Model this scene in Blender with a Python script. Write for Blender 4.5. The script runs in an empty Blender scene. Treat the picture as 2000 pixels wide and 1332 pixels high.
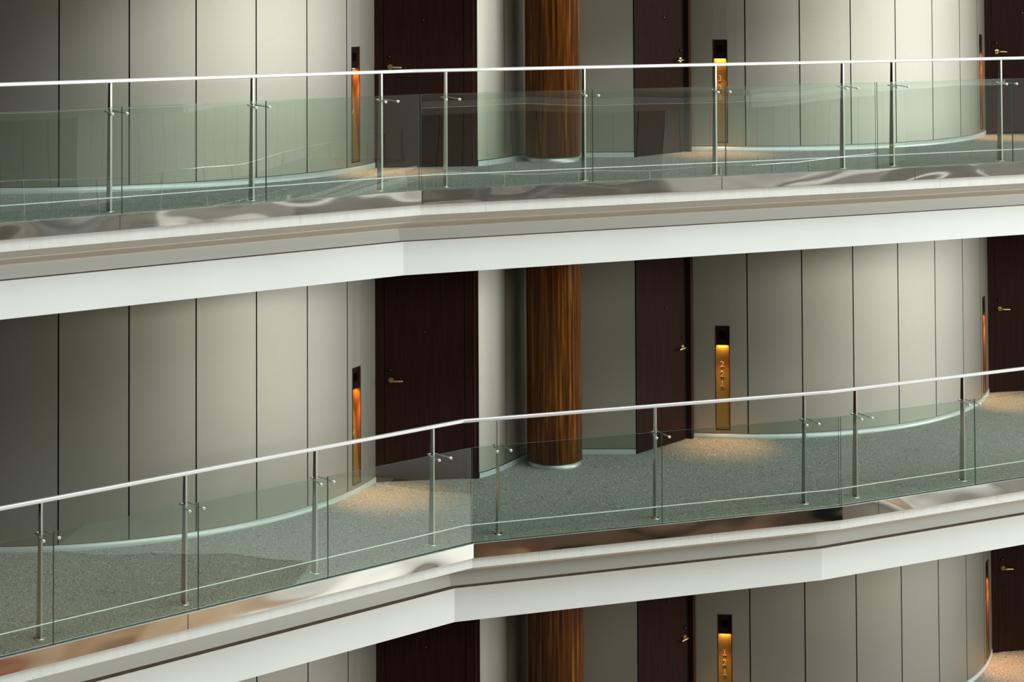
import bpy, bmesh, math, random
from math import sin, cos, radians, degrees, pi, atan2, hypot
from mathutils import Vector, Matrix

random.seed(7)
S = bpy.context.scene
COL = S.collection

# ------------------------------------------------------------------ camera
F_PX, PITCH, ROLL, PP_Y, CAM_H = 3654.81, 0.02877308, 0.00505019, -113.687, 4.80485
cam_d = bpy.data.cameras.new('camera')
cam = bpy.data.objects.new('camera', cam_d)
COL.objects.link(cam)
cam_d.sensor_fit = 'HORIZONTAL'
cam_d.sensor_width = 36.0
cam_d.lens = F_PX * 36.0 / 2000.0
cam_d.shift_y = -(666.0 - PP_Y) / 2000.0
cam_d.clip_start, cam_d.clip_end = 0.1, 300
_fwd = Vector((0, cos(PITCH), sin(PITCH)))
_up0 = Vector((0, -sin(PITCH), cos(PITCH)))
_r0 = Vector((1, 0, 0))
_cx = _r0 * cos(ROLL) - _up0 * sin(ROLL)
_cy = _r0 * sin(ROLL) + _up0 * cos(ROLL)
_m = Matrix(((_cx.x, _cy.x, -_fwd.x, 0), (_cx.y, _cy.y, -_fwd.y, 0), (_cx.z, _cy.z, -_fwd.z, CAM_H), (0, 0, 0, 1)))
cam.matrix_world = _m
S.camera = cam

# ------------------------------------------------------------------ world, daylight, exposure
W = bpy.data.worlds.new('world')
S.world = W
W.use_nodes = True
W.node_tree.nodes['Background'].inputs[0].default_value = (0.85, 0.93, 1.0, 1)
W.node_tree.nodes['Background'].inputs[1].default_value = 0.008
S.view_settings.view_transform = 'Standard'
S.view_settings.look = 'None'
S.view_settings.exposure = 0.14
S.view_settings.gamma = 1.0


def area(name, loc, direction, sx, sy, power, color):
    d = bpy.data.lights.new(name, 'AREA')
    d.shape = 'RECTANGLE'
    d.size, d.size_y = sx, sy
    d.energy, d.color = power, color
    o = bpy.data.objects.new(name, d)
    COL.objects.link(o)
    o.location = loc
    o.rotation_euler = Vector(direction).to_track_quat('-Z', 'Y').to_euler()
    return o


# daylight through the tall glazed end of the atrium, far to the right
WIN_X = 40.0
area('daylight_end_window', (WIN_X - .4, 17.0, 5.0), (-1, 0, 0), 12.0, 8.0, 4250, (0.945, 0.995, 0.985))
# daylight through the roof glazing
area('daylight_roof', (16, 5.2, 16.5), (0, 0, -1), 34, 11, 5200, (0.86, 0.975, 1.0))
# daylight through the glazed upper storey across the atrium
area('daylight_clerestory', (23.5, 3.6, 8.2), (-.68, .70, -.12), 15, 4.2, 2150, (1.0, 0.99, 0.90))
# added warm fill below the opposite balconies, brightens the lobby the steel strips reflect
area('lobby_warm_fill', (20, -1.6, -4.4), (0, 0, -1), 18, 4, 520, (1.0, 0.80, 0.58))

# ------------------------------------------------------------------ materials
MATS = {}


def new_mat(name):
    m = bpy.data.materials.new(name)
    m.use_nodes = True
    nt = m.node_tree
    nt.nodes.clear()
    out = nt.nodes.new('ShaderNodeOutputMaterial')
    MATS[name] = m
    return m, nt, out


def N(nt, t, **kw):
    n = nt.nodes.new(t)
    for k, v in kw.items():
        if k.startswith('i_'):
            n.inputs[k[2:].replace('_', ' ')].default_value = v
        else:
            setattr(n, k, v)
    return n


def ramp(nt, fac, stops):
    r = nt.nodes.new('ShaderNodeValToRGB')
    e = r.color_ramp.elements
    while len(e) < len(stops):
        e.new(0.5)
    for el, (p, c) in zip(e, stops):
        el.position, el.color = p, (*c, 1)
    nt.links.new(fac, r.inputs[0])
    return r.outputs[0]


def coords(nt, scale=(1, 1, 1)):
    tc = nt.nodes.new('ShaderNodeNewGeometry')
    mp = nt.nodes.new('ShaderNodeMapping')
    mp.inputs['Scale'].default_value = scale
    nt.links.new(tc.outputs['Position'], mp.inputs[0])
    return mp.outputs[0]


def principled(name, color, rough=.5, metal=0., spec=.5, coat=0.):
    m, nt, out = new_mat(name)
    b = N(nt, 'ShaderNodeBsdfPrincipled')
    b.inputs['Base Color'].default_value = (*color, 1)
    b.inputs['Roughness'].default_value = rough
    b.inputs['Metallic'].default_value = metal
    b.inputs['Specular IOR Level'].default_value = spec
    b.inputs['Coat Weight'].default_value = coat
    nt.links.new(b.outputs[0], out.inputs[0])
    return m, nt, b


def bump(nt, b, height, strength, dist):
    bp = nt.nodes.new('ShaderNodeBump')
    bp.inputs['Strength'].default_value = strength
    bp.inputs['Distance'].default_value = dist
    nt.links.new(height, bp.inputs['Height'])
    nt.links.new(bp.outputs[0], b.inputs['Normal'])


def noise(nt, vec, scale, detail=3, rough=.5, dist=0.):
    n = N(nt, 'ShaderNodeTexNoise')
    n.inputs['Scale'].default_value = scale
    n.inputs['Detail'].default_value = detail
    n.inputs['Roughness'].default_value = rough
    n.inputs['Distortion'].default_value = dist
    nt.links.new(vec, n.inputs['Vector'])
    return n.outputs[0]


def mixrgb(nt, fac, a, b, mode='MIX'):
    n = nt.nodes.new('ShaderNodeMix')
    n.data_type = 'RGBA'
    n.blend_type = mode
    for sock, v in ((n.inputs[0], fac), (n.inputs[6], a), (n.inputs[7], b)):
        if hasattr(v, 'links'):
            nt.links.new(v, sock)
        else:
            sock.default_value = v if not isinstance(v, tuple) else (*v, 1)
    return n.outputs[2]


# satin woven wall panels
m, nt, out = new_mat('satin_panel')
v = coords(nt, (6, 6, 90))
n1 = noise(nt, v, 4, 2)
df = N(nt, 'ShaderNodeBsdfDiffuse')
gs = N(nt, 'ShaderNodeBsdfAnisotropic', distribution='BECKMANN')
gs.inputs['Roughness'].default_value = .53
mx = N(nt, 'ShaderNodeMixShader'); mx.inputs[0].default_value = .64
nt.links.new(ramp(nt, n1, [(.3, (.275, .257, .205)), (.7, (.305, .286, .23))]), df.inputs[0])
nt.links.new(ramp(nt, n1, [(.3, (.455, .44, .385)), (.7, (.495, .478, .42))]), gs.inputs[0])
nt.links.new(df.outputs[0], mx.inputs[1]); nt.links.new(gs.outputs[0], mx.inputs[2])
nt.links.new(mx.outputs[0], out.inputs[0])
# dark joint behind panels
principled('joint_shadow', (.012, .010, .008), rough=.8)
# skirting
principled('pale_skirting', (.62, .66, .65), rough=.38, metal=.25)
# carpet with small squiggles
m, nt, b = principled('squiggle_carpet', (.2, .21, .2), rough=.95, spec=.1)
v = coords(nt)
nz = noise(nt, v, 9, 2)
add = nt.nodes.new('ShaderNodeVectorMath'); add.operation = 'MULTIPLY_ADD'
nzc = N(nt, 'ShaderNodeTexNoise'); nzc.inputs['Scale'].default_value = 7.; nzc.inputs['Detail'].default_value = 2.
nt.links.new(v, nzc.inputs['Vector'])
nt.links.new(nzc.outputs['Color'], add.inputs[0])
add.inputs[1].default_value = (.16, .16, .16)
nt.links.new(v, add.inputs[2])
vor = N(nt, 'ShaderNodeTexVoronoi'); vor.inputs['Scale'].default_value = 15.5
nt.links.new(add.outputs[0], vor.inputs['Vector'])
mul = N(nt, 'ShaderNodeMath', operation='MULTIPLY'); mul.inputs[1].default_value = 2 * pi / .27
nt.links.new(vor.outputs['Distance'], mul.inputs[0])
sn = N(nt, 'ShaderNodeMath', operation='SINE'); nt.links.new(mul.outputs[0], sn.inputs[0])
wv = N(nt, 'ShaderNodeMath', operation='MULTIPLY_ADD'); wv.inputs[1].default_value = .5; wv.inputs[2].default_value = .5
nt.links.new(sn.outputs[0], wv.inputs[0])
fine = noise(nt, v, 160, 2)
c1 = ramp(nt, wv.outputs[0], [(.15, (.235, .240, .222)), (.85, (.465, .472, .440))])
c2 = ramp(nt, fine, [(.3, (.88, .88, .88)), (.75, (1.10, 1.10, 1.10))])
nt.links.new(mixrgb(nt, 1., c1, c2, 'MULTIPLY'), b.inputs['Base Color'])
bump(nt, b, wv.outputs[0], .35, .006)
# painted concrete with specks
m, nt, b = principled('white_painted_edge', (.78, .79, .76), rough=.6, spec=.3)
v = coords(nt)
vo = N(nt, 'ShaderNodeTexVoronoi'); vo.inputs['Scale'].default_value = 15
nt.links.new(v, vo.inputs['Vector'])
dots = ramp(nt, vo.outputs['Distance'], [(.055, (0, 0, 0)), (.085, (1, 1, 1))])
patch = noise(nt, v, 2.3, 2)
pm = ramp(nt, patch, [(.42, (1, 1, 1)), (.52, (0, 0, 0))])
inv = nt.nodes.new('ShaderNodeMix'); inv.data_type = 'RGBA'; inv.blend_type = 'SCREEN'
inv.inputs[0].default_value = 1
nt.links.new(dots, inv.inputs[6]); nt.links.new(pm, inv.inputs[7])
streak = noise(nt, coords(nt, (9, 9, .8)), 2, 3)
sc = ramp(nt, streak, [(.35, (.70, .71, .68)), (.6, (.74, .75, .72))])
nt.links.new(mixrgb(nt, inv.outputs[2], (.33, .29, .25), sc), b.inputs['Base Color'])
# plain white beam
m, nt, b = principled('white_beam_paint', (.80, .81, .79), rough=.55, spec=.3)
cl = noise(nt, coords(nt), .9, 2)
nt.links.new(ramp(nt, cl, [(.3, (.765, .79, .775)), (.7, (.81, .835, .82))]), b.inputs['Base Color'])
principled('soffit_bounce_tint', (.84, .79, .70), rough=.6, spec=.3)  # white paint tinted warm, standing in for bounce from the lobby
principled('grey_edge_paint', (.56, .575, .54), rough=.6, spec=.3)
# dusty ledge
m, nt, b = principled('dusty_ledge', (.16, .135, .105), rough=.9, spec=.1)
nt.links.new(ramp(nt, noise(nt, coords(nt), 12, 3), [(.3, (.13, .108, .084)), (.7, (.19, .16, .125))]), b.inputs['Base Color'])
# polished, slightly oil-canned stainless strip
m, nt, b = principled('polished_steel_strip', (.86, .85, .82), rough=.06, metal=1.)
rip = noise(nt, coords(nt, (1, 1, 2.6)), .72, 1, .35, .8)
bump(nt, b, rip, .75, .034)
principled('brushed_steel', (.74, .75, .73), rough=.24, metal=1.)
principled('column_ring_steel', (.52, .54, .50), rough=.42, metal=.6)
principled('post_shade_steel', (.36, .345, .32), rough=.12, metal=1.)
principled('post_lit_steel', (.74, .745, .71), rough=.30, metal=.8)
principled('channel_grey', (.17, .19, .175), rough=.5)
principled('satin_rail_steel', (.93, .94, .93), rough=.36, metal=.55)
principled('bright_steel', (.9, .91, .9), rough=.20, metal=1.)
principled('button_cap', (.85, .85, .80), rough=.35, metal=.3)
principled('dark_screw', (.03, .03, .03), rough=.5)
# lacquered wood column
m, nt, b = principled('lacquered_wood', (.3, .13, .03), rough=.4, spec=.06, coat=.38)
b.inputs['Coat Roughness'].default_value = .11
v = coords(nt, (26, 26, .7))
g1 = noise(nt, v, 1.6, 5, .6, .35)
g2 = noise(nt, coords(nt, (60, 60, 1.5)), 2.2, 4)
ca = ramp(nt, g1, [(.30, (.032, .006, .0015)), (.52, (.145, .042, .004)), (.74, (.47, .18, .014))])
cb = ramp(nt, g2, [(.3, (.72, .70, .66)), (.7, (1.1, 1.1, 1.1))])
nt.links.new(mixrgb(nt, 1., ca, cb, 'MULTIPLY'), b.inputs['Base Color'])
# espresso doors
m, nt, b = principled('espresso_wood', (.022, .010, .007), rough=.6, spec=.04)
g1 = noise(nt, coords(nt, (30, 30, 1.2)), 2, 4, .55, .3)
nt.links.new(ramp(nt, g1, [(.3, (.019, .0080, .0058)), (.7, (.031, .0135, .0092))]), b.inputs['Base Color'])
principled('espresso_edge', (.045, .020, .014), rough=.6, spec=.05)
principled('black_gap', (.003, .003, .003), rough=.9)
principled('antique_brass', (.62, .47, .22), rough=.32, metal=1.)
principled('small_lens', (.35, .33, .30), rough=.15, metal=.6)
# sconce brass plate, vertically brushed
m, nt, b = principled('brushed_brass_plate', (.66, .50, .21), rough=.42, metal=.75)
g = noise(nt, coords(nt, (260, 260, 3)), 2, 3)
nt.links.new(ramp(nt, g, [(.3, (.27, .185, .048)), (.7, (.355, .25, .072))]), b.inputs['Base Color'])
principled('raised_brass', (.50, .35, .11), rough=.42, metal=.55)
principled('bronze_niche', (.17, .065, .022), rough=.6, spec=.2)
principled('bronze_rim', (.030, .013, .007), rough=.6, spec=.15)
principled('dark_lamp_head', (.012, .005, .004), rough=.7, spec=.1)
principled('black_grille', (.002, .0015, .0015), rough=.8, spec=.02)
m, nt, out = new_mat('lamp_glow')
e = N(nt, 'ShaderNodeEmission'); e.inputs[0].default_value = (1, .55, .14, 1); e.inputs[1].default_value = 9
nt.links.new(e.outputs[0], out.inputs[0])
# glass: clear sheet with a green tint, reflection on its outer face
m, nt, out = new_mat('clear_green_glass')
tr = N(nt, 'ShaderNodeBsdfTransparent'); tr.inputs[0].default_value = (.885, .945, .905, 1)
gl = N(nt, 'ShaderNodeBsdfGlossy'); gl.inputs['Roughness'].default_value = 0.0
gl.inputs[0].default_value = (.95, 1, .97, 1)
fr = N(nt, 'ShaderNodeFresnel'); fr.inputs[0].default_value = 1.75
ge = N(nt, 'ShaderNodeNewGeometry')
mu = N(nt, 'ShaderNodeMath', operation='MULTIPLY'); mu.inputs[1].default_value = 2.2
su = N(nt, 'ShaderNodeMath', operation='SUBTRACT'); su.inputs[0].default_value = 1.
m2 = N(nt, 'ShaderNodeMath', operation='MULTIPLY'); m2.use_clamp = True
mx = N(nt, 'ShaderNodeMixShader')
wav = noise(nt, coords(nt, (1, 1, 1)), .8, 1)
bp = nt.nodes.new('ShaderNodeBump'); bp.inputs['Strength'].default_value = .25; bp.inputs['Distance'].default_value = .012
nt.links.new(wav, bp.inputs['Height']); nt.links.new(bp.outputs[0], gl.inputs['Normal'])
nt.links.new(fr.outputs[0], mu.inputs[0]); nt.links.new(ge.outputs['Backfacing'], su.inputs[1])
nt.links.new(mu.outputs[0], m2.inputs[0]); nt.links.new(su.outputs[0], m2.inputs[1])
nt.links.new(m2.outputs[0], mx.inputs[0]); nt.links.new(tr.outputs[0], mx.inputs[1]); nt.links.new(gl.outputs[0], mx.inputs[2])
nt.links.new(mx.outputs[0], out.inputs[0])
principled('green_glass_edge', (.10, .20, .16), rough=.25, spec=.6)
# far parts of the atrium
m, nt, b = principled('lobby_floor', (.36, .28, .21), rough=.35)
nt.links.new(ramp(nt, noise(nt, coords(nt), .25, 2), [(.35, (.26, .175, .115)), (.6, (.46, .33, .22))]), b.inputs['Base Color'])
principled('lobby_carpet', (.20, .065, .04), rough=.9)
principled('upper_plaster', (.45, .44, .40), rough=.8)
principled('upper_plaster_dimmed', (.12, .11, .10), rough=.8)
principled('pale_bounce_paint', (.80, .78, .72), rough=.8)  # lightened to brighten what the steel strips reflect
principled('lit_side_panel', (.58, .55, .48), rough=.5)
principled('dark_counter', (.03, .03, .035), rough=.5)
principled('roof_paint', (.5, .5, .48), rough=.8)
m, nt, out = new_mat('daylit_window_glass')
e = N(nt, 'ShaderNodeEmission'); e.inputs[0].default_value = (1, .99, .95, 1); e.inputs[1].default_value = 3.0
nt.links.new(e.outputs[0], out.inputs[0])

m, nt, out = new_mat('lower_glow_panel')
e = N(nt, 'ShaderNodeEmission'); e.inputs[0].default_value = (1, .97, .90, 1); e.inputs[1].default_value = 1.2
nt.links.new(e.outputs[0], out.inputs[0])


# ------------------------------------------------------------------ mesh helpers
class MB:
    def __init__(self):
        self.v, self.f, self.mi, self.mats, self.sm = [], [], [], [], []

    def m(self, name):
        if name not in self.mats:
            self.mats.append(name)
        return self.mats.index(name)

    def face(self, pts, mat, smooth=False):
        i = len(self.v)
        self.v += [tuple(p) for p in pts]
        self.f.append(tuple(range(i, i + len(pts))))
        self.mi.append(self.m(mat)); self.sm.append(smooth)

    def grid(self, rows, mat, smooth=False, closed=False):
        i = len(self.v); n = len(rows[0])
        for r in rows:
            self.v += [tuple(p) for p in r]
        for a in range(len(rows) - 1):
            for b_ in range(n if closed else n - 1):
                c_ = (b_ + 1) % n
                self.f.append((i + a * n + b_, i + a * n + c_, i + (a + 1) * n + c_, i + (a + 1) * n + b_))
                self.mi.append(self.m(mat)); self.sm.append(smooth)

    def box(self, x0, x1, y0, y1, z0, z1, mat):
        p = [(x0, y0, z0), (x1, y0, z0), (x1, y1, z0), (x0, y1, z0), (x0, y0, z1), (x1, y0, z1), (x1, y1, z1), (x0, y1, z1)]
        i = len(self.v); self.v += p
        for q in ((3, 2, 1, 0), (4, 5, 6, 7), (0, 1, 5, 4), (1, 2, 6, 5), (2, 3, 7, 6), (3, 0, 4, 7)):
            self.f.append(tuple(i + k for k in q)); self.mi.append(self.m(mat)); self.sm.append(False)

    def tube(self, a, b, r0, r1, mat, n=12, cap=True, smooth=True):
        a, b = Vector(a), Vector(b)
        d = (b - a).normalized()
        u = d.orthogonal().normalized(); w = d.cross(u)
        ra = [a + (u * cos(2 * pi * k / n) + w * sin(2 * pi * k / n)) * r0 for k in range(n)]
        rb = [b + (u * cos(2 * pi * k / n) + w * sin(2 * pi * k / n)) * r1 for k in range(n)]
        self.grid([ra, rb], mat, smooth, True)
        if cap:
            self.face(list(reversed(ra)), mat); self.face(rb, mat)

    def lathe(self, prof, mat, n=48, smooth=True, cx=0, cy=0):
        rows = [[(cx + r * cos(2 * pi * k / n), cy + r * sin(2 * pi * k / n), z) for k in range(n)] for r, z in prof]
        self.grid(rows, mat, smooth, True)

    def build(self, name, parent=None, loc=None, rotz=None, bevel=0., recalc=True):
        me = bpy.data.meshes.new(name)
        me.from_pydata(self.v, [], self.f)
        for mn in self.mats:
            me.materials.append(MATS[mn])
        for p, mi, s in zip(me.polygons, self.mi, self.sm):
            p.material_index = mi; p.use_smooth = s
        if recalc:
            bm = bmesh.new(); bm.from_mesh(me)
            bmesh.ops.remove_doubles(bm, verts=bm.verts, dist=1e-5)
            bmesh.ops.recalc_face_normals(bm, faces=bm.faces)
            bm.to_mesh(me); bm.free()
        me.update()
        o = bpy.data.objects.new(name, me)
        COL.objects.link(o)
        if parent is not None:
            o.parent = parent
        if loc is not None:
            o.location = loc
        if rotz is not None:
            o.rotation_euler = (0, 0, rotz)
        if bevel:
            md = o.modifiers.new('bevel', 'BEVEL'); md.width = bevel; md.segments = 2; md.limit_method = 'ANGLE'
        return o


def tag(o, label, cat, group=None, kind=None):
    o['label'] = label; o['category'] = cat
    if group:
        o['group'] = group
    if kind:
        o['kind'] = kind
    return o


def empty(name, loc, rotz=0.):
    o = bpy.data.objects.new(name, None)
    o.empty_display_size = .2
    COL.objects.link(o)
    o.location = loc; o.rotation_euler = (0, 0, rotz)
    return o


def copy_tree(o, parent=None):
    c_ = o.copy()
    COL.objects.link(c_)
    if parent is not None:
        c_.parent = parent
    for ch in list(o.children):
        copy_tree(ch, c_)
    return c_


# ------------------------------------------------------------------ plan of the balcony edge
F = 3.1
LEVELS = {'top': F, 'middle': 0.0, 'bottom': -F}


class Edge:
    """balcony edge in plan: left, middle and right straight runs"""

    def __init__(self, A, B, a1, a3, left, right):
        self.A, self.B = Vector(A), Vector(B)
        d = [Vector((cos(radians(a1)), sin(radians(a1)))), (self.B - self.A).normalized(), Vector((cos(radians(a3)), sin(radians(a3))))]
        self.d = d
        self.n = [Vector((-q.y, q.x)) for q in d]
        self.o = [self.A, self.A, self.B]
        self.left, self.right = left, right

    def pt(self, seg, along, s, h=None):
        p = self.o[seg] + self.d[seg] * along + self.n[seg] * s
        return p if h is None else Vector((p.x, p.y, h))

    def kink(self, k, s):
        i, j = (0, 1) if k == 0 else (1, 2)
        P = self.A if k == 0 else self.B
        ni, nj = self.n[i], self.n[j]
        den = ni.x * nj.y - ni.y * nj.x
        return P + Vector(((s * nj.y - s * ni.y), (ni.x * s - nj.x * s))) / den

    def line(self, s):
        return [self.pt(0, -self.left, s), self.kink(0, s), self.kink(1, s), self.pt(2, self.right, s)]


EDGE = {
    'middle': Edge((-.359, 16.559), (3.072, 17.690), 39.618, 26.683, 7.0, 9.0),
    'top': Edge((-.800, 16.474), (3.560, 18.264), 36.323, 23.595, 6.5, 8.5),
}
EDGE['bottom'] = Edge((-.10, 16.62), (2.75, 17.40), 40.5, 28.0, 7.2, 9.2)
EDGE['upper'] = Edge((-1.1, 16.42), (3.95, 18.6), 35.0, 22.5, 6.2, 8.2)


def sweep(mb, E, z, prof):
    """prof: list of (s, h, material of the face that ends here)"""
    for (s0, h0, _), (s1, h1, mt) in zip(prof, prof[1:]):
        a = [Vector((p.x, p.y, z + h0)) for p in E.line(s0)]
        b_ = [Vector((p.x, p.y, z + h1)) for p in E.line(s1)]
        for k in range(3):
            mb.face([a[k], a[k + 1], b_[k + 1], b_[k]], mt)


def seam(mb, E, z, seg, along, s, h0, h1, w, mat):
    a = E.pt(seg, along - w / 2, s); b_ = E.pt(seg, along + w / 2, s)
    mb.face([(a.x, a.y, z + h0), (b_.x, b_.y, z + h0), (b_.x, b_.y, z + h1), (a.x, a.y, z + h1)], mat)


LV = [('top', F), ('middle', 0.0), ('bottom', -F), ('upper', 2 * F)]
WORD = {'top': 'upper', 'middle': 'middle', 'bottom': 'lowest', 'upper': 'topmost'}
for nm, z in LV:
    E = EDGE[nm]
    w = WORD[nm]
    # polished steel strip
    mb = MB()
    sweep(mb, E, z, [(.034, -.012, ''), (.028, -.001, 'channel_grey'), (.007, .0, 'channel_grey'), (.0, .0, 'satin_rail_steel'), (.0, -.123, 'polished_steel_strip'), (.036, -.123, 'polished_steel_strip')])
    for seg, al in ((0, -2.85), (0, -.002), (1, .004), (1, 2.98), (2, .42), (2, 2.6)):
        seam(mb, E, z, seg, al, -.0008, -.120, -.004, .007, 'dark_screw')
    tag(mb.build('trim_1', recalc=False), 'polished steel strip capping the %s balcony edge' % w, 'edge strip', kind='structure')
    # painted concrete edge in steps
    mb = MB()
    sweep(mb, E, z, [(.036, -.123, ''), (.036, -.219, 'white_painted_edge'), (.262, -.303, 'soffit_bounce_tint'), (.272, -.303, 'soffit_bounce_tint'),
                     (.272, -.309, 'soffit_bounce_tint'), (.492, -.386, 'soffit_bounce_tint'), (.480, -.392, 'soffit_bounce_tint'), (.448, -.491, 'grey_edge_paint')])
    for seg, al in ((0, -1.2), (0, -4.4), (1, .62), (1, 2.3), (2, .75), (2, 1.9)):
        seam(mb, E, z, seg, al, .0345, -.217, -.126, .007, 'soffit_bounce_tint')
    tag(mb.build('trim_2', recalc=False), 'stepped painted concrete edge under the steel strip of the %s balcony' % w, 'slab edge', kind='structure')
    mb = MB()
    sweep(mb, E, z, [(.452, -.491, ''), (.376, -.491, 'dusty_ledge'), (.376, -.789, 'white_beam_paint'), (.72, -.789, 'white_beam_paint'), (.72, -.60, 'white_beam_paint')])
    tag(mb.build('trim_3', recalc=False), 'smooth white beam band below the %s balcony edge' % w, 'beam', kind='structure')
    # carpeted floor and ceiling below
    L = E.line(.058)
    mb = MB()
    back = [(14.5, 27), (-10, 27)]
    mb.face([(p.x, p.y, z) for p in L] + [(x, y, z) for x, y in back], 'squiggle_carpet')
    tag(mb.build('floor', recalc=False), 'grey squiggle carpet of the %s balcony' % w, 'floor', kind='structure')
    L = E.line(.70)
    mb = MB()
    mb.face([(x, y, z - .60) for x, y in reversed(back)] + [(p.x, p.y, z - .60) for p in reversed(L)], 'soffit_bounce_tint')
    tag(mb.build('ceiling', recalc=False), 'painted ceiling under the %s balcony slab' % w, 'ceiling', kind='structure')

# ------------------------------------------------------------------ curved panel walls
PANEL = radians(10.70)
A0 = radians(-12.5)
R_W = 3.22
CL = Vector((-4.484 + .015, 19.601 - .010))
R_L = 3.235
CR = Vector((2.630, 23.600))
LAMP_Z0, LAMP_H, LAMP_W = .098, 1.112, .146
ZT = 2.50
GAP = .0065


def arc(c, r, a, z=None):
    p = (c.x + r * sin(a), c.y - r * cos(a))
    return p if z is None else (p[0], p[1], z)


def curved_wall(c, R, bounds, lamps, z, name, label):
    mb = MB()
    z0, z1 = z + .058, z + ZT
    g = GAP / R
    for a0, a1 in zip(bounds, bounds[1:]):
        b0, b1 = a0 + g, a1 - g
        cuts = [b0 + (b1 - b0) * k / 8 for k in range(9)]
        lamp = [l for l in lamps if b0 < l < b1]
        if lamp:
            hw = LAMP_W / 2 / R
            la, lb = lamp[0] - hw, lamp[0] + hw
            cuts = sorted([q for q in cuts if abs(q - la) > .004 and abs(q - lb) > .004 and not (la < q < lb)] + [la, lb])
            zs = [z0, z + LAMP_Z0, z + LAMP_Z0 + LAMP_H, z1]
            for q0, q1 in zip(cuts, cuts[1:]):
                for k in range(3):
                    if k == 1 and q0 >= la - 1e-6 and q1 <= lb + 1e-6:
                        continue
                    mb.face([arc(c, R, q0, zs[k]), arc(c, R, q1, zs[k]), arc(c, R, q1, zs[k + 1]), arc(c, R, q0, zs[k + 1])], 'satin_panel', True)
        else:
            mb.grid([[arc(c, R, q, zz) for q in cuts] for zz in (z0, z1)], 'satin_panel', True)
        for q in (b0, b1):
            mb.face([arc(c, R, q, z0), arc(c, R - .022, q, z0), arc(c, R - .022, q, z1), arc(c, R, q, z1)], 'joint_shadow')
        # shadow gap strip above skirting
    # joint backing
    for a in bounds:
        mb.face([arc(c, R - .022, a - 1.6 * g, z0), arc(c, R - .022, a + 1.6 * g, z0), arc(c, R - .022, a + 1.6 * g, z1), arc(c, R - .022, a - 1.6 * g, z1)], 'joint_shadow')
    n = 64
    an = [bounds[0] + (bounds[-1] - bounds[0]) * k / n for k in range(n + 1)]
    mb.grid([[arc(c, R - .02, q, zz) for q in an] for zz in (z + .050, z + .060)], 'joint_shadow', True)
    o = mb.build(name, recalc=False)
    tag(o, label, 'wall', kind='structure')
    mb = MB()
    mb.grid([[arc(c, R + ds, q, zz) for q in an] for ds, zz in ((.004, z), (.004, z + .052), (-.022, z + .052))], 'pale_skirting', True)
    return o, mb


bounds = [A0 + PANEL * k for k in range(9)]
LAMPS_L = [radians(65.35)]
LAMPS_R = [radians(-6.62), radians(65.6)]


def flat(mb, p, q, z0, z1, mat):
    mb.face([(p[0], p[1], z0), (q[0], q[1], z0), (q[0], q[1], z1), (p[0], p[1], z1)], mat)


# corner points of the recess between both curved walls
DL0 = Vector(arc(CL, R_L, bounds[-1])); DL1 = Vector((-.359, 18.783))
DC0 = Vector((1.288, 19.730)); DC1 = Vector(arc(CR, R_W, bounds[0]))
DR0 = Vector(arc(CR, R_W, bounds[-1])); ang_r = radians(10.5); DR1 = DR0 + Vector((cos(ang_r), sin(ang_r))) * 1.09
RET = [Vector(p) for p in ((-.354, 18.793), (-.318, 18.822), (-.272, 18.875), (-.222, 18.945), (-.165, 19.035), (-.085, 19.170), (-.082, 19.175), (.02, 19.365), (.098, 19.525), (.101, 19.531), (.21, 19.765))]

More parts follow.
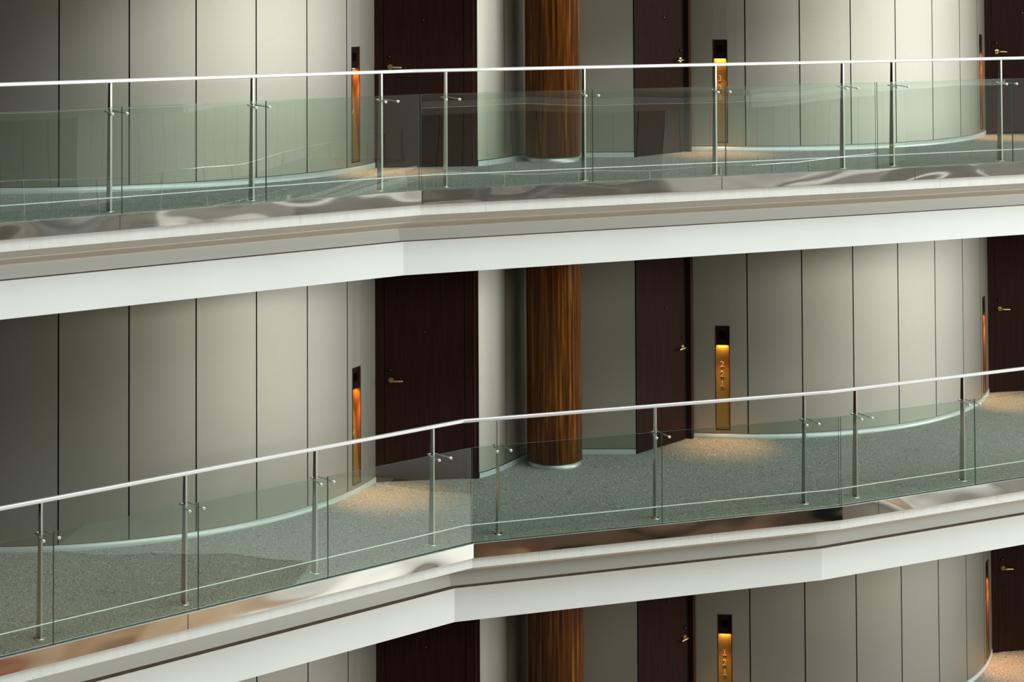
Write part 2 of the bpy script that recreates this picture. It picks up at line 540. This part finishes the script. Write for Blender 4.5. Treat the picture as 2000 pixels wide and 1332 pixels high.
for nm, z in LV[:3]:
    w = WORD[nm]
    o, sk = curved_wall(CL, R_L, bounds, LAMPS_L, z, 'wall_left', 'curved satin panel wall on the left of the %s floor' % w)
    tag(sk.build('baseboard_left', recalc=False), 'pale skirting along the left curved wall of the %s floor' % w, 'skirting', kind='structure')
    o, sk = curved_wall(CR, R_W, bounds, LAMPS_R, z, 'wall_right', 'curved satin panel wall on the right of the %s floor' % w)
    tag(sk.build('baseboard_right', recalc=False), 'pale skirting along the right curved wall of the %s floor' % w, 'skirting', kind='structure')
    # return wall beside the column, rounding away from the door
    mb = MB()
    for q in (RET[:6], RET[6:9], RET[9:]):
        mb.grid([[(p.x, p.y, zz) for p in q] for zz in (z + .058, z + ZT)], 'satin_panel', True)
    mb.grid([[(p.x - .018, p.y + .011, zz) for p in RET[4:]] for zz in (z + .058, z + ZT)], 'joint_shadow')
    tag(mb.build('wall_return', recalc=False), 'shaded return wall left of the wood column on the %s floor' % w, 'wall', kind='structure')
    mb = MB()
    off = [p + Vector((.005, -.003)) for p in RET]
    mb.grid([[(p.x, p.y, zz) for p in off] for zz in (z, z + .052)], 'pale_skirting', False)
    tag(mb.build('baseboard_return', recalc=False), 'pale skirting left of the wood column on the %s floor' % w, 'skirting', kind='structure')
    # flat back wall right of the column
    mb = MB()
    flat(mb, (.21, 19.768), (1.279, 19.745), z + .058, z + ZT, 'satin_panel')
    flat(mb, (1.279, 19.745), (1.279, 19.80), z, z + ZT, 'joint_shadow')
    flat(mb, (1.27, 19.80), (1.31, 19.80), z, z + ZT, 'joint_shadow')
    tag(mb.build('wall_back', recalc=False), 'flat grey back wall right of the wood column on the %s floor' % w, 'wall', kind='structure')
    mb = MB()
    flat(mb, (.21, 19.764), (1.272, 19.741), z, z + .052, 'pale_skirting')
    tag(mb.build('baseboard_back', recalc=False), 'pale skirting right of the wood column on the %s floor' % w, 'skirting', kind='structure')
    # closing walls past the frame
    mb = MB()
    lo = Vector(arc(CL, R_L, bounds[0]))
    flat(mb, lo, (lo.x - .9, lo.y + .75), z, z + ZT, 'espresso_wood')
    flat(mb, (lo.x - .9, lo.y + .75), (-10, 18.5), z, z + ZT, 'satin_panel')
    tag(mb.build('wall_far_left', recalc=False), 'wall past the left end of the %s floor' % w, 'wall', kind='structure')
    mb = MB()
    flat(mb, DR1, (DR1.x + .7, DR1.y + 1.1), z, z + ZT, 'satin_panel')
    flat(mb, (DR1.x + .7, DR1.y + 1.1), (14.4, 25.4), z, z + ZT, 'satin_panel')
    tag(mb.build('wall_far_right', recalc=False), 'wall past the right end of the %s floor' % w, 'wall', kind='structure')


# ------------------------------------------------------------------ doors
def door_parts(root, kind, W):
    """local: x along the door, -y towards the corridor, z up"""
    H = 2.46
    if kind == 'A':                      # left jamb, leaf, side panel
        j, lf = .088, .80
        mb = MB(); mb.box(0, j - .003, 0, .05, 0, H, 'espresso_wood'); mb.box(j - .003, j + .003, .012, .05, 0, H, 'black_gap')
        mb.box(W - .045, W - .022, -.004, .05, 0, H, 'espresso_edge'); mb.box(W - .022, W, 0, .05, 0, H, 'espresso_wood')
        mb.build('door_frame', root)
        mb = MB(); mb.box(j + .003, j + lf, .004, .05, .010, H, 'espresso_wood')
        leaf = mb.build('door_leaf', root)
        mb = MB(); mb.box(j + lf + .005, W - .045, .0, .05, .0, H, 'espresso_wood'); mb.box(j + lf, j + lf + .005, .015, .05, 0, H, 'black_gap')
        mb.build('side_panel', root)
        lx, sgn, px = j + .066, 1, j + .402
    else:                                # leaf in a deep reveal on the right
        lf = W - .135
        mb = MB(); mb.box(0, .012, .004, .05, 0, H, 'black_gap'); mb.box(lf + .004, lf + .075, .035, .06, 0, H, 'black_gap')
        mb.box(lf + .075, W - .018, -.03, .06, 0, H, 'espresso_edge'); mb.box(W - .018, W, .0, .06, 0, H, 'black_gap')
        mb.build('door_frame', root)
        mb = MB(); mb.box(.012, lf, .004, .05, .010, H, 'espresso_wood')
        leaf = mb.build('door_leaf', root)
        lx, sgn, px = lf - .040, -1, lf * .615
    # lever handle on a round rose
    mb = MB()
    mb.tube((lx, .004, 1.0), (lx, -.006, 1.0), .027, .026, 'antique_brass', 24)
    mb.tube((lx, -.006, 1.0), (lx, -.050, 1.0), .010, .010, 'antique_brass', 16)
    pts = [(0, .0105), (.03, .0105), (.07, .0098), (.105, .0085), (.112, .006)]
    rows = []
    for t, r in pts:
        rows.append([(lx + sgn * t, -.050 + r * .75 * cos(2 * pi * k / 16), 1.0 - .006 * (t / .11) + r * sin(2 * pi * k / 16)) for k in range(16)])
    mb.grid(rows, 'antique_brass', True, True)
    mb.face(rows[-1], 'antique_brass'); mb.face(list(reversed(rows[0])), 'antique_brass')
    mb.build('lever_handle', root)['label'] = 'brass lever handle'
    mb = MB()
    mb.tube((lx - sgn * .006, .004, 1.103), (lx - sgn * .006, -.008, 1.103), .019, .017, 'dark_lamp_head', 20)
    mb.tube((lx - sgn * .006, -.008, 1.103), (lx - sgn * .006, -.011, 1.103), .006, .005, 'small_lens', 12)
    mb.build('deadbolt', root)['label'] = 'small dark lock with a pale centre'
    mb = MB()
    mb.tube((px, .004, 1.465), (px, -.003, 1.465), .012, .011, 'dark_lamp_head', 16)
    mb.tube((px, -.003, 1.465), (px, -.005, 1.465), .006, .005, 'small_lens', 12)
    mb.build('peephole', root)


DOOR_LABEL = {
    'L': 'dark brown door with brass lever left of the wood column, %s floor',
    'C': 'dark brown angled door right of the wood column, beside the numbered sconce, %s floor',
    'R': 'dark brown door cut by the right edge of the photo, %s floor'}
dn = 0
for key, P0, P1, kind in (('L', DL0, DL1, 'A'), ('C', DC0, DC1, 'B'), ('R', DR0, DR1, 'A')):
    for nm, z in LV[:3]:
        dn += 1
        d = P1 - P0
        r = empty('door_%d' % dn, (P0.x, P0.y, z), atan2(d.y, d.x))
        door_parts(r, kind, d.length)
        tag(r, DOOR_LABEL[key] % WORD[nm], 'door', 'guest room doors', 'structure')

# ------------------------------------------------------------------ wood columns
for nm, z in LV[:3]:
    r = empty('column', (.412, 19.352, z))
    mb = MB(); mb.lathe([(.278, .057), (.284, .060), (.284, ZT)], 'lacquered_wood', 72); mb.build('shaft', r, recalc=False)
    mb = MB(); mb.lathe([(.268, .001), (.268, .058), (.20, .058)], 'column_ring_steel', 72)
    mb.build('base_ring', r, recalc=False)['label'] = 'brushed steel base ring'
    tag(r, 'round lacquered wood column standing on the %s floor' % WORD[nm], 'column', 'wood columns one above another')


# ------------------------------------------------------------------ room number sconces
def digit_mesh(ch):
    cu = bpy.data.curves.new('digit', 'FONT')
    cu.body = ch; cu.size = .084; cu.extrude = .0042; cu.bevel_depth = .0010
    cu.align_x = 'CENTER'; cu.align_y = 'CENTER'
    t = bpy.data.objects.new('digit', cu)
    COL.objects.link(t)
    dg = bpy.context.evaluated_depsgraph_get()
    me = bpy.data.meshes.new_from_object(t.evaluated_get(dg))
    bpy.data.objects.remove(t)
    if ch == '1':                                       # the 1 stands on a short foot bar
        bm = bmesh.new(); bm.from_mesh(me)
        g = bmesh.ops.create_cube(bm, size=1.0)
        lo = min(v.co.y for v in bm.verts if v not in set(g['verts']))
        cx_ = sum(v.co.x for v in bm.verts if v not in set(g['verts'])) / max(1, len(bm.verts) - 8)
        for v in g['verts']:
            v.co = Vector((cx_ + v.co.x * .036, lo + .003 + v.co.y * .0065, v.co.z * .0100))
        bm.to_mesh(me); bm.free()
    me.materials.clear(); me.materials.append(MATS['raised_brass'])
    return me


def sconce(c, R, a, z, number, label):
    p = arc(c, R, a)
    r = empty('wall_sconce', (p[0], p[1], z + LAMP_Z0), a)
    w, H, D = LAMP_W / 2, LAMP_H, .075
    hh = .205                                           # dark lamp head at the top
    mb = MB()
    t = .003
    mb.box(-w, -w + t, -.001, D, 0, H, 'bronze_niche'); mb.box(w - t, w, -.001, D, 0, H, 'bronze_niche')
    mb.box(-w, w, D, D + t, 0, H, 'bronze_niche'); mb.box(-w, w, -.001, D, 0, t, 'bronze_niche'); mb.box(-w, w, -.001, D, H - t, H, 'bronze_niche')
    mb.build('niche_box', r)
    mb = MB(); e_ = .006
    mb.box(-w - e_, -w + .001, -.004, .004, -e_, H + e_, 'bronze_rim'); mb.box(w - .001, w + e_, -.004, .004, -e_, H + e_, 'bronze_rim')
    mb.box(-w, w, -.004, .004, -e_, .002, 'bronze_rim'); mb.box(-w, w, -.004, .004, H - .002, H + e_, 'bronze_rim')
    mb.build('rim', r)
    mb = MB(); mb.box(-w + t, w - t, .012, D, H - hh, H - t, 'dark_lamp_head')
    head = mb.build('lamp_head', r)
    mb = MB(); mb.box(-.035, .035, .008, .014, H - .135, H - .055, 'black_grille'); mb.build('grille', head)
    mb = MB(); mb.box(-.060, .060, .040, .064, H - hh - .004, H - hh - .0005, 'lamp_glow'); mb.build('light_strip', head)
    # leaning brass plate: flush at the foot, set back at the top
    y0, y1, zt = .004, .068, H - hh
    mb = MB()
    f0, f1 = (-w + t, w - t)
    mb.face([(f0, y0, .006), (f1, y0, .006), (f1, y1, zt), (f0, y1, zt)], 'brushed_brass_plate')
    mb.face([(f0, y0 + .003, .004), (f1, y0 + .003, .004), (f1, y1 + .003, zt), (f0, y1 + .003, zt)], 'brushed_brass_plate')
    mb.face([(f0, y0, .006), (f1, y0, .006), (f1, y0 + .003, .004), (f0, y0 + .003, .004)], 'brushed_brass_plate')
    plate = mb.build('number_plate', r)
    lean = atan2(y1 - y0, zt)
    for ch, zz in zip(number, (.690, .586, .482)):
        yy = y0 + (y1 - y0) * (zz - .006) / (zt - .006)
        o = bpy.data.objects.new('numeral', DIG[ch])
        COL.objects.link(o); o.parent = plate
        o.location = (-.004, yy - .002, zz); o.rotation_euler = (pi / 2 - lean, 0, 0)
    tag(r, label, 'wall lamp', 'lit room number sconces')
    # the lamp's own light
    d = bpy.data.lights.new('sconce_lamp', 'AREA'); d.shape = 'RECTANGLE'; d.size, d.size_y = .11, .03
    d.energy = .85; d.color = (1, .47, .10); d.spread = radians(150)
    l = bpy.data.objects.new('sconce_lamp', d); COL.objects.link(l)
    l.parent = r; l.location = (0, .050, H - hh - .008); l.rotation_euler = (radians(-4), 0, 0)
    d = bpy.data.lights.new('sconce_pool_fill', 'SPOT'); d.energy = 54; d.color = (1, .46, .18)  # added second source in the sconce, makes the pool on the floor
    d.spot_size = radians(74); d.spot_blend = .9; d.shadow_soft_size = .02
    l = bpy.data.objects.new('sconce_pool_fill', d); COL.objects.link(l)
    l.parent = r; l.location = (0, -.012, H - hh - .012); l.rotation_euler = (radians(-16), 0, 0)
    return r


DIG = {ch: digit_mesh(ch) for ch in '1239'}
for nm, z, fl in (('top', F, '3'), ('middle', 0., '2'), ('bottom', -F, '1')):
    w = WORD[nm]
    if nm != 'bottom':
        sconce(CL, R_L, LAMPS_L[0], z, fl + '19', 'lit brass sconce %s19 at the right end of the left curved wall, %s floor' % (fl, w))
    sconce(CR, R_W, LAMPS_R[0], z, fl + '21', 'lit brass sconce numbered %s21 right of the angled door, %s floor' % (fl, w))
    sconce(CR, R_W, LAMPS_R[1], z, '', 'lit sconce seen edge-on at the right end of the right curved wall, %s floor' % w)

# ------------------------------------------------------------------ glass railings


def pane(mb, E, z, seg, a0, a1, s, top):
    t = .011
    P = [E.pt(seg, a0, s), E.pt(seg, a1, s), E.pt(seg, a1, s + t), E.pt(seg, a0, s + t)]
    lo = [(p.x, p.y, z - .03) for p in P]; hi = [(p.x, p.y, z + top) for p in P]
    mb.face([lo[0], lo[1], hi[1], hi[0]], 'clear_green_glass')
    mb.face([lo[2], lo[3], hi[3], hi[2]], 'clear_green_glass')
    mb.face([lo[1], lo[2], hi[2], hi[1]], 'green_glass_edge')
    mb.face([lo[3], lo[0], hi[0], hi[3]], 'green_glass_edge')
    mb.face([hi[0], hi[1], hi[2], hi[3]], 'green_glass_edge')


def make_post():
    """local: x along the edge, +y away from the atrium; origin at the foot of the front face"""
    mb = MB()
    t = .008
    db, dt, H = .076, .038, 1.013
    q = [(-t, 0, .004), (t, 0, .004), (t, db, .004), (-t, db, .004)]
    u = [(-t, 0, H), (t, 0, H), (t, dt, H), (-t, dt, H)]
    for k in range(4):
        j = (k + 1) % 4
        mb.face([q[k], q[j], u[j], u[k]], 'post_lit_steel' if k == 0 else 'post_shade_steel')  # front edge lightened, other faces darkened: fall of light put into the colour
    mb.face(list(reversed(q)), 'post_shade_steel'); mb.face(u, 'post_shade_steel')
    return mb


POST_ME = None


def add_post(root, E, z, seg, along, dz):
    global POST_ME
    p = E.pt(seg, along, .19)
    a = atan2(E.d[seg].y, E.d[seg].x)
    if POST_ME is None:
        o = make_post().build('post', root)
        mb = MB(); mb.lathe([(.0, .0062), (.040, .0062), (.046, .001), (.046, -.002)], 'bright_steel', 28, cx=0, cy=.036)
        f_ = mb.build('foot_plate', o)
        mb = MB()
        hb = .790
        mb.tube((-.040, .040, hb), (.040, .040, hb), .0058, .0058, 'brushed_steel', 12)
        for sx, ex in ((-.036, -.063), (.036, .063)):
            mb.tube((sx, .040, hb), (ex, -.156, hb - .012), .0050, .0050, 'brushed_steel', 12)
        br = mb.build('glass_bracket', o)
        for ex in (-.063, .063):
            mb = MB()
            mb.lathe([(.0, .0), (.0125, .0), (.0120, .014), (.0045, .014)], 'button_cap', 20)
            mb.lathe([(.0045, .014), (.0, .014)], 'dark_screw', 20)
            bt = mb.build('glass_button', o)
            bt.location = (ex, -.152, hb - .012); bt.rotation_euler = (pi / 2, 0, 0)
        POST_ME = o
    else:
        o = copy_tree(POST_ME, root)
    o.location = (p.x - root.location.x, p.y - root.location.y, 0)
    o.rotation_euler = (0, 0, a)
    o.scale = (1, 1, 1 + dz)
    return o


RAIL = {
    'middle': dict(joints=((-5.19, -3.965, -2.736, -1.514, None), (None, 1.802, None), (None, 1.625, 2.95)),
                   posts=((-5.21, -3.986, -2.755, -1.521, -.294), (.290, 1.810, 3.330), (.319, 1.625, 2.94)), dz=0., glass=.830),
    'top': dict(joints=((-4.09, -2.817, -1.528, None), (None, 1.666, 3.043, None), (None, 1.640, 2.95)),
                posts=((-4.10, -2.84, -1.562, -.292), (.303, 1.662, 3.03, 4.442), (.312, 1.630, 2.94)), dz=.012, glass=.842),
}
for nm, z in LV[:2]:
    E, D = EDGE[nm], RAIL[nm]
    base = E.pt(1, 0, .19)
    root = empty('glass_railing', (base.x, base.y, z))
    tag(root, 'steel and glass railing with slim posts along the %s balcony' % WORD[nm], 'railing', 'atrium railings')
    inv_loc = Vector((-base.x, -base.y, -z))

    def local(o):
        o.location = inv_loc
        return o
    # panes
    L0, L1, L2 = D['joints']
    sg = .034
    k0 = [(E.kink(0, sg) - E.pt(0, 0, sg)).dot(E.d[0]), (E.kink(0, sg) - E.pt(1, 0, sg)).dot(E.d[1])]
    k1 = [(E.kink(1, sg) - E.pt(1, 0, sg)).dot(E.d[1]), (E.kink(1, sg) - E.pt(2, 0, sg)).dot(E.d[2])]
    runs = []
    l0 = [q for q in L0 if q is not None] + [k0[0] - .004]
    l1 = [k0[1] + .006] + [q for q in L1 if q is not None] + [k1[0] - .006]
    l2 = [k1[1] + .008] + [q for q in L2 if q is not None]
    for seg, ls in ((0, l0), (1, l1), (2, l2)):
        for a0, a1 in zip(ls, ls[1:]):
            mb = MB(); pane(mb, E, z, seg, a0 + .003, a1 - .003, sg, D['glass'])
            local(mb.build('glass_pane', root, recalc=False))
    for seg in range(3):
        for al in D['posts'][seg]:
            add_post(root, E, z, seg, al, D['dz'])
    # handrail: flat bar with softened edges
    h0 = z + 1.013 * (1 + D['dz'])
    w2, hh = .017, .030
    sec = [(-w2, .006), (-w2 + .004, 0), (w2 - .004, 0), (w2, .006), (w2, hh - .006), (w2 - .005, hh), (-w2 + .005, hh), (-w2, hh - .006)]
    mb = MB(); sc_ = .207
    rows = []
    for k in range(4):
        row = []
        for ds, dh in sec:
            p = E.line(sc_ + ds)[k]
            row.append((p.x, p.y, h0 + dh))
        rows.append(row)
    for a_, b_ in zip(rows, rows[1:]):
        mb.grid([a_, b_], 'satin_rail_steel', False, True)
    mb.face(rows[0], 'satin_rail_steel'); mb.face(list(reversed(rows[-1])), 'satin_rail_steel')
    local(mb.build('handrail', root))
    mb = MB(); rows = []
    for k in range(4):
        rows.append([(E.line(.184 + .0062 * cos(2 * pi * q / 12))[k].x, E.line(.184 + .0062 * cos(2 * pi * q / 12))[k].y, z + .112 + .0062 * sin(2 * pi * q / 12)) for q in range(12)])
    for a_, b_ in zip(rows, rows[1:]):
        mb.grid([a_, b_], 'satin_rail_steel', True, True)
    local(mb.build('foot_rail', root))['label'] = 'thin round rail close to the floor'
    # glazing channel at the floor edge
    mb = MB()
    for seg, (a0, a1) in ((0, (-E.left, k0[0])), (1, (k0[1], k1[0])), (2, (k1[1], E.right))):
        P = [E.pt(seg, a0, .030), E.pt(seg, a1, .030), E.pt(seg, a1, .056), E.pt(seg, a0, .056)]
        mb.face([(p.x, p.y, z - .006) for p in P], 'green_glass_edge')
    local(mb.build('glazing_channel', root, recalc=False))

# ------------------------------------------------------------------ rest of the atrium (behind the camera and to the right)
OPP = [(-14, -1.7), (6.5, -1.7), (13.6, -.6), (21.0, 3.3), (35, 3.3)]
OPPB = [(-14, -5.2), (7.5, -5.2), (15.0, -4.2), (22.0, -.4), (35, -.4)]
for k, z in enumerate((F, 0, -F)):
    mb = MB()
    for (p, q), (pb, qb) in zip(zip(OPP, OPP[1:]), zip(OPPB, OPPB[1:])):
        def off(pt, s):
            d = Vector(q) - Vector(p); n_ = Vector((d.y, -d.x)).normalized()
            return Vector(pt) + n_ * s
        prof = [(0, 0, ''), (0, -.123, 'polished_steel_strip'), (.03, -.123, 'white_painted_edge'), (.03, -.219, 'white_painted_edge'), (.45, -.386, 'soffit_bounce_tint'), (.42, -.491, 'white_painted_edge'), (.36, -.491, 'dusty_ledge'), (.36, -.789, 'white_beam_paint'), (.6, -.789, 'white_beam_paint')]
        for (s0, h0, _), (s1, h1, mt) in zip(prof, prof[1:]):
            a, b_, c_, d_ = off(q, s0), off(p, s0), off(p, s1), off(q, s1)
            mb.face([(a.x, a.y, z + h0), (b_.x, b_.y, z + h0), (c_.x, c_.y, z + h1), (d_.x, d_.y, z + h1)], mt)
        mb.face([(p[0], p[1], z), (q[0], q[1], z), (qb[0], qb[1], z), (pb[0], pb[1], z)], 'squiggle_carpet')
        mb.face([(p[0], p[1], z - .62), (q[0], q[1], z - .62), (qb[0], qb[1], z - .62), (pb[0], pb[1], z - .62)], 'soffit_bounce_tint')
    tag(mb.build('floor', recalc=False), 'balcony across the atrium behind the viewpoint', 'balcony', 'balconies across the atrium', 'structure')
    mb = MB()
    for (pb, qb) in zip(OPPB, OPPB[1:]):
        d = Vector(qb) - Vector(pb); n_ = max(1, round(d.length / .62)); u = d / n_
        for i_ in range(n_):
            a = Vector(pb) + u * i_ + u * .012; b_ = Vector(pb) + u * (i_ + 1) - u * .012
            mt = 'lit_side_panel' if a.x > 9 else ('espresso_wood' if i_ % 9 in (3, 4) else 'satin_panel')  # panels to the right lightened to stand in for light on them
            flat(mb, b_, a, z, z + 2.5, mt)
        nn = Vector((d.y, -d.x)).normalized() * .02
        flat(mb, Vector(pb) + nn, Vector(qb) + nn, z, z + 2.5, 'joint_shadow')
    tag(mb.build('wall_across', recalc=False), 'panel wall across the atrium behind the viewpoint', 'wall', 'walls across the atrium', 'structure')
    if z < 5:
        mb = MB()
        for (p, q) in zip(OPP, OPP[1:]):
            d = (Vector(q) - Vector(p)); n_ = Vector((d.y, -d.x)).normalized() * .2
            for hz, rr in ((1.03, .018), (.112, .007)):
                mb.tube((*(Vector(p) + n_), z + hz), (*(Vector(q) + n_), z + hz), rr, rr, 'bright_steel', 8)
            m_ = int(d.length / 1.4)
            for i_ in range(m_):
                t_ = Vector(p) + d * ((i_ + .5) / m_) + n_
                mb.box(t_.x - .01, t_.x + .01, t_.y - .03, t_.y + .03, z, z + 1.02, 'brushed_steel')
        tag(mb.build('trim_4', recalc=False), 'railing across the atrium behind the viewpoint', 'railing', 'railings across the atrium', 'structure')
LOB = -10.2
UP = [(-14, -2.5), (18.2, -2.5), (29.9, 8.9), (40, 9.2)]
mb = MB()
for p, q in zip(UP, UP[1:]):
    flat(mb, q, p, 5.62, 17, 'upper_plaster' if p[0] > 0 else 'upper_plaster_dimmed')  # stretch behind the camera darkened to cut its bounce light
a_, b_ = Vector((18.25, -1.55)), Vector((28.75, 8.75))
off_ = Vector((-.68, .70)) * .62
for t_ in range(8):
    p = a_.lerp(b_, t_ / 7) + off_
    mb.box(p.x - .06, p.x + .06, p.y - .06, p.y + .06, 6.0, 10.4, 'dark_counter')
tag(mb.build('wall_upper_across', recalc=False), 'plaster wall of the upper storey across the atrium with its band of windows', 'wall', kind='structure')
mb = MB(); mb.face([(-30, -12, LOB), (48, -12, LOB), (48, 32, LOB), (-30, 32, LOB)], 'lobby_floor')
mb.face([(18.5, -7, LOB + .02), (24, -7, LOB + .02), (24, 1.5, LOB + .02), (18.5, 1.5, LOB + .02)], 'lobby_carpet')
mb.face([(25.5, 5.5, LOB + .02), (39, 5.5, LOB + .02), (39, 14, LOB + .02), (25.5, 14, LOB + .02)], 'pale_bounce_paint')  # pale patch painted in as daylight on the lobby floor
mb.face([(31.5, -2, LOB + .02), (39.9, -2, LOB + .02), (39.9, 5.5, LOB + .02), (31.5, 5.5, LOB + .02)], 'pale_bounce_paint')  # second patch of painted daylight
tag(mb.build('floor', recalc=False), 'warm lobby floor far below the balconies', 'floor', kind='structure')
mb = MB()
mb.face([(-30, -12, 17), (48, -12, 17), (48, 32, 17), (-30, 32, 17)], 'roof_paint')
tag(mb.build('ceiling', recalc=False), 'roof of the atrium', 'roof', kind='structure')
mb = MB()
flat(mb, (-15, -6), (-15, 27), LOB, 17, 'espresso_edge')
tag(mb.build('wall_end_left', recalc=False), 'far left end wall of the atrium', 'wall', kind='structure')
mb = MB()
mb.box(WIN_X, WIN_X + .2, -6, 9.8, LOB, 17, 'pale_bounce_paint'); mb.box(WIN_X, WIN_X + .2, 24.2, 31, LOB, 17, 'roof_paint')
mb.box(WIN_X, WIN_X + .2, 9.8, 24.2, -1.2, .8, 'roof_paint'); mb.box(WIN_X, WIN_X + .2, 9.8, 24.2, LOB, -6.6, 'roof_paint'); mb.box(WIN_X, WIN_X + .2, 9.8, 24.2, 9.2, 17, 'roof_paint')
tag(mb.build('wall_end_right'), 'far right end wall of the atrium around the tall window', 'wall', kind='structure')
mb = MB()
for k in range(7):
    y = 10 + k * 14 / 6
    mb.box(WIN_X - .05, WIN_X + .1, y - .06, y + .06, .8, 9.2, 'dark_counter')
for k in range(4):
    zz = .85 + k * 2.75
    mb.box(WIN_X - .05, WIN_X + .1, 10, 24, zz - .05, zz + .05, 'dark_counter')
mb.face([(WIN_X + .12, 9.8, .8), (WIN_X + .12, 24.2, .8), (WIN_X + .12, 24.2, 9.2), (WIN_X + .12, 9.8, 9.2)], 'daylit_window_glass')
tag(mb.build('window_1', recalc=False), 'tall daylit window at the far right end of the atrium', 'window', kind='structure')
mb = MB()
for k in range(7):
    y = 10 + k * 14 / 6
    mb.box(WIN_X - .05, WIN_X + .1, y - .08, y + .08, -6.6, -1.2, 'dark_counter')
mb.face([(WIN_X + .12, 9.8, -6.6), (WIN_X + .12, 24.2, -6.6), (WIN_X + .12, 24.2, -1.2), (WIN_X + .12, 9.8, -1.2)], 'lower_glow_panel')  # added emitter, gives the steel strips something bright to reflect
tag(mb.build('end_glow_panel', recalc=False), 'added glowing panel with dark bars low on the far right end wall', 'window', kind='structure')
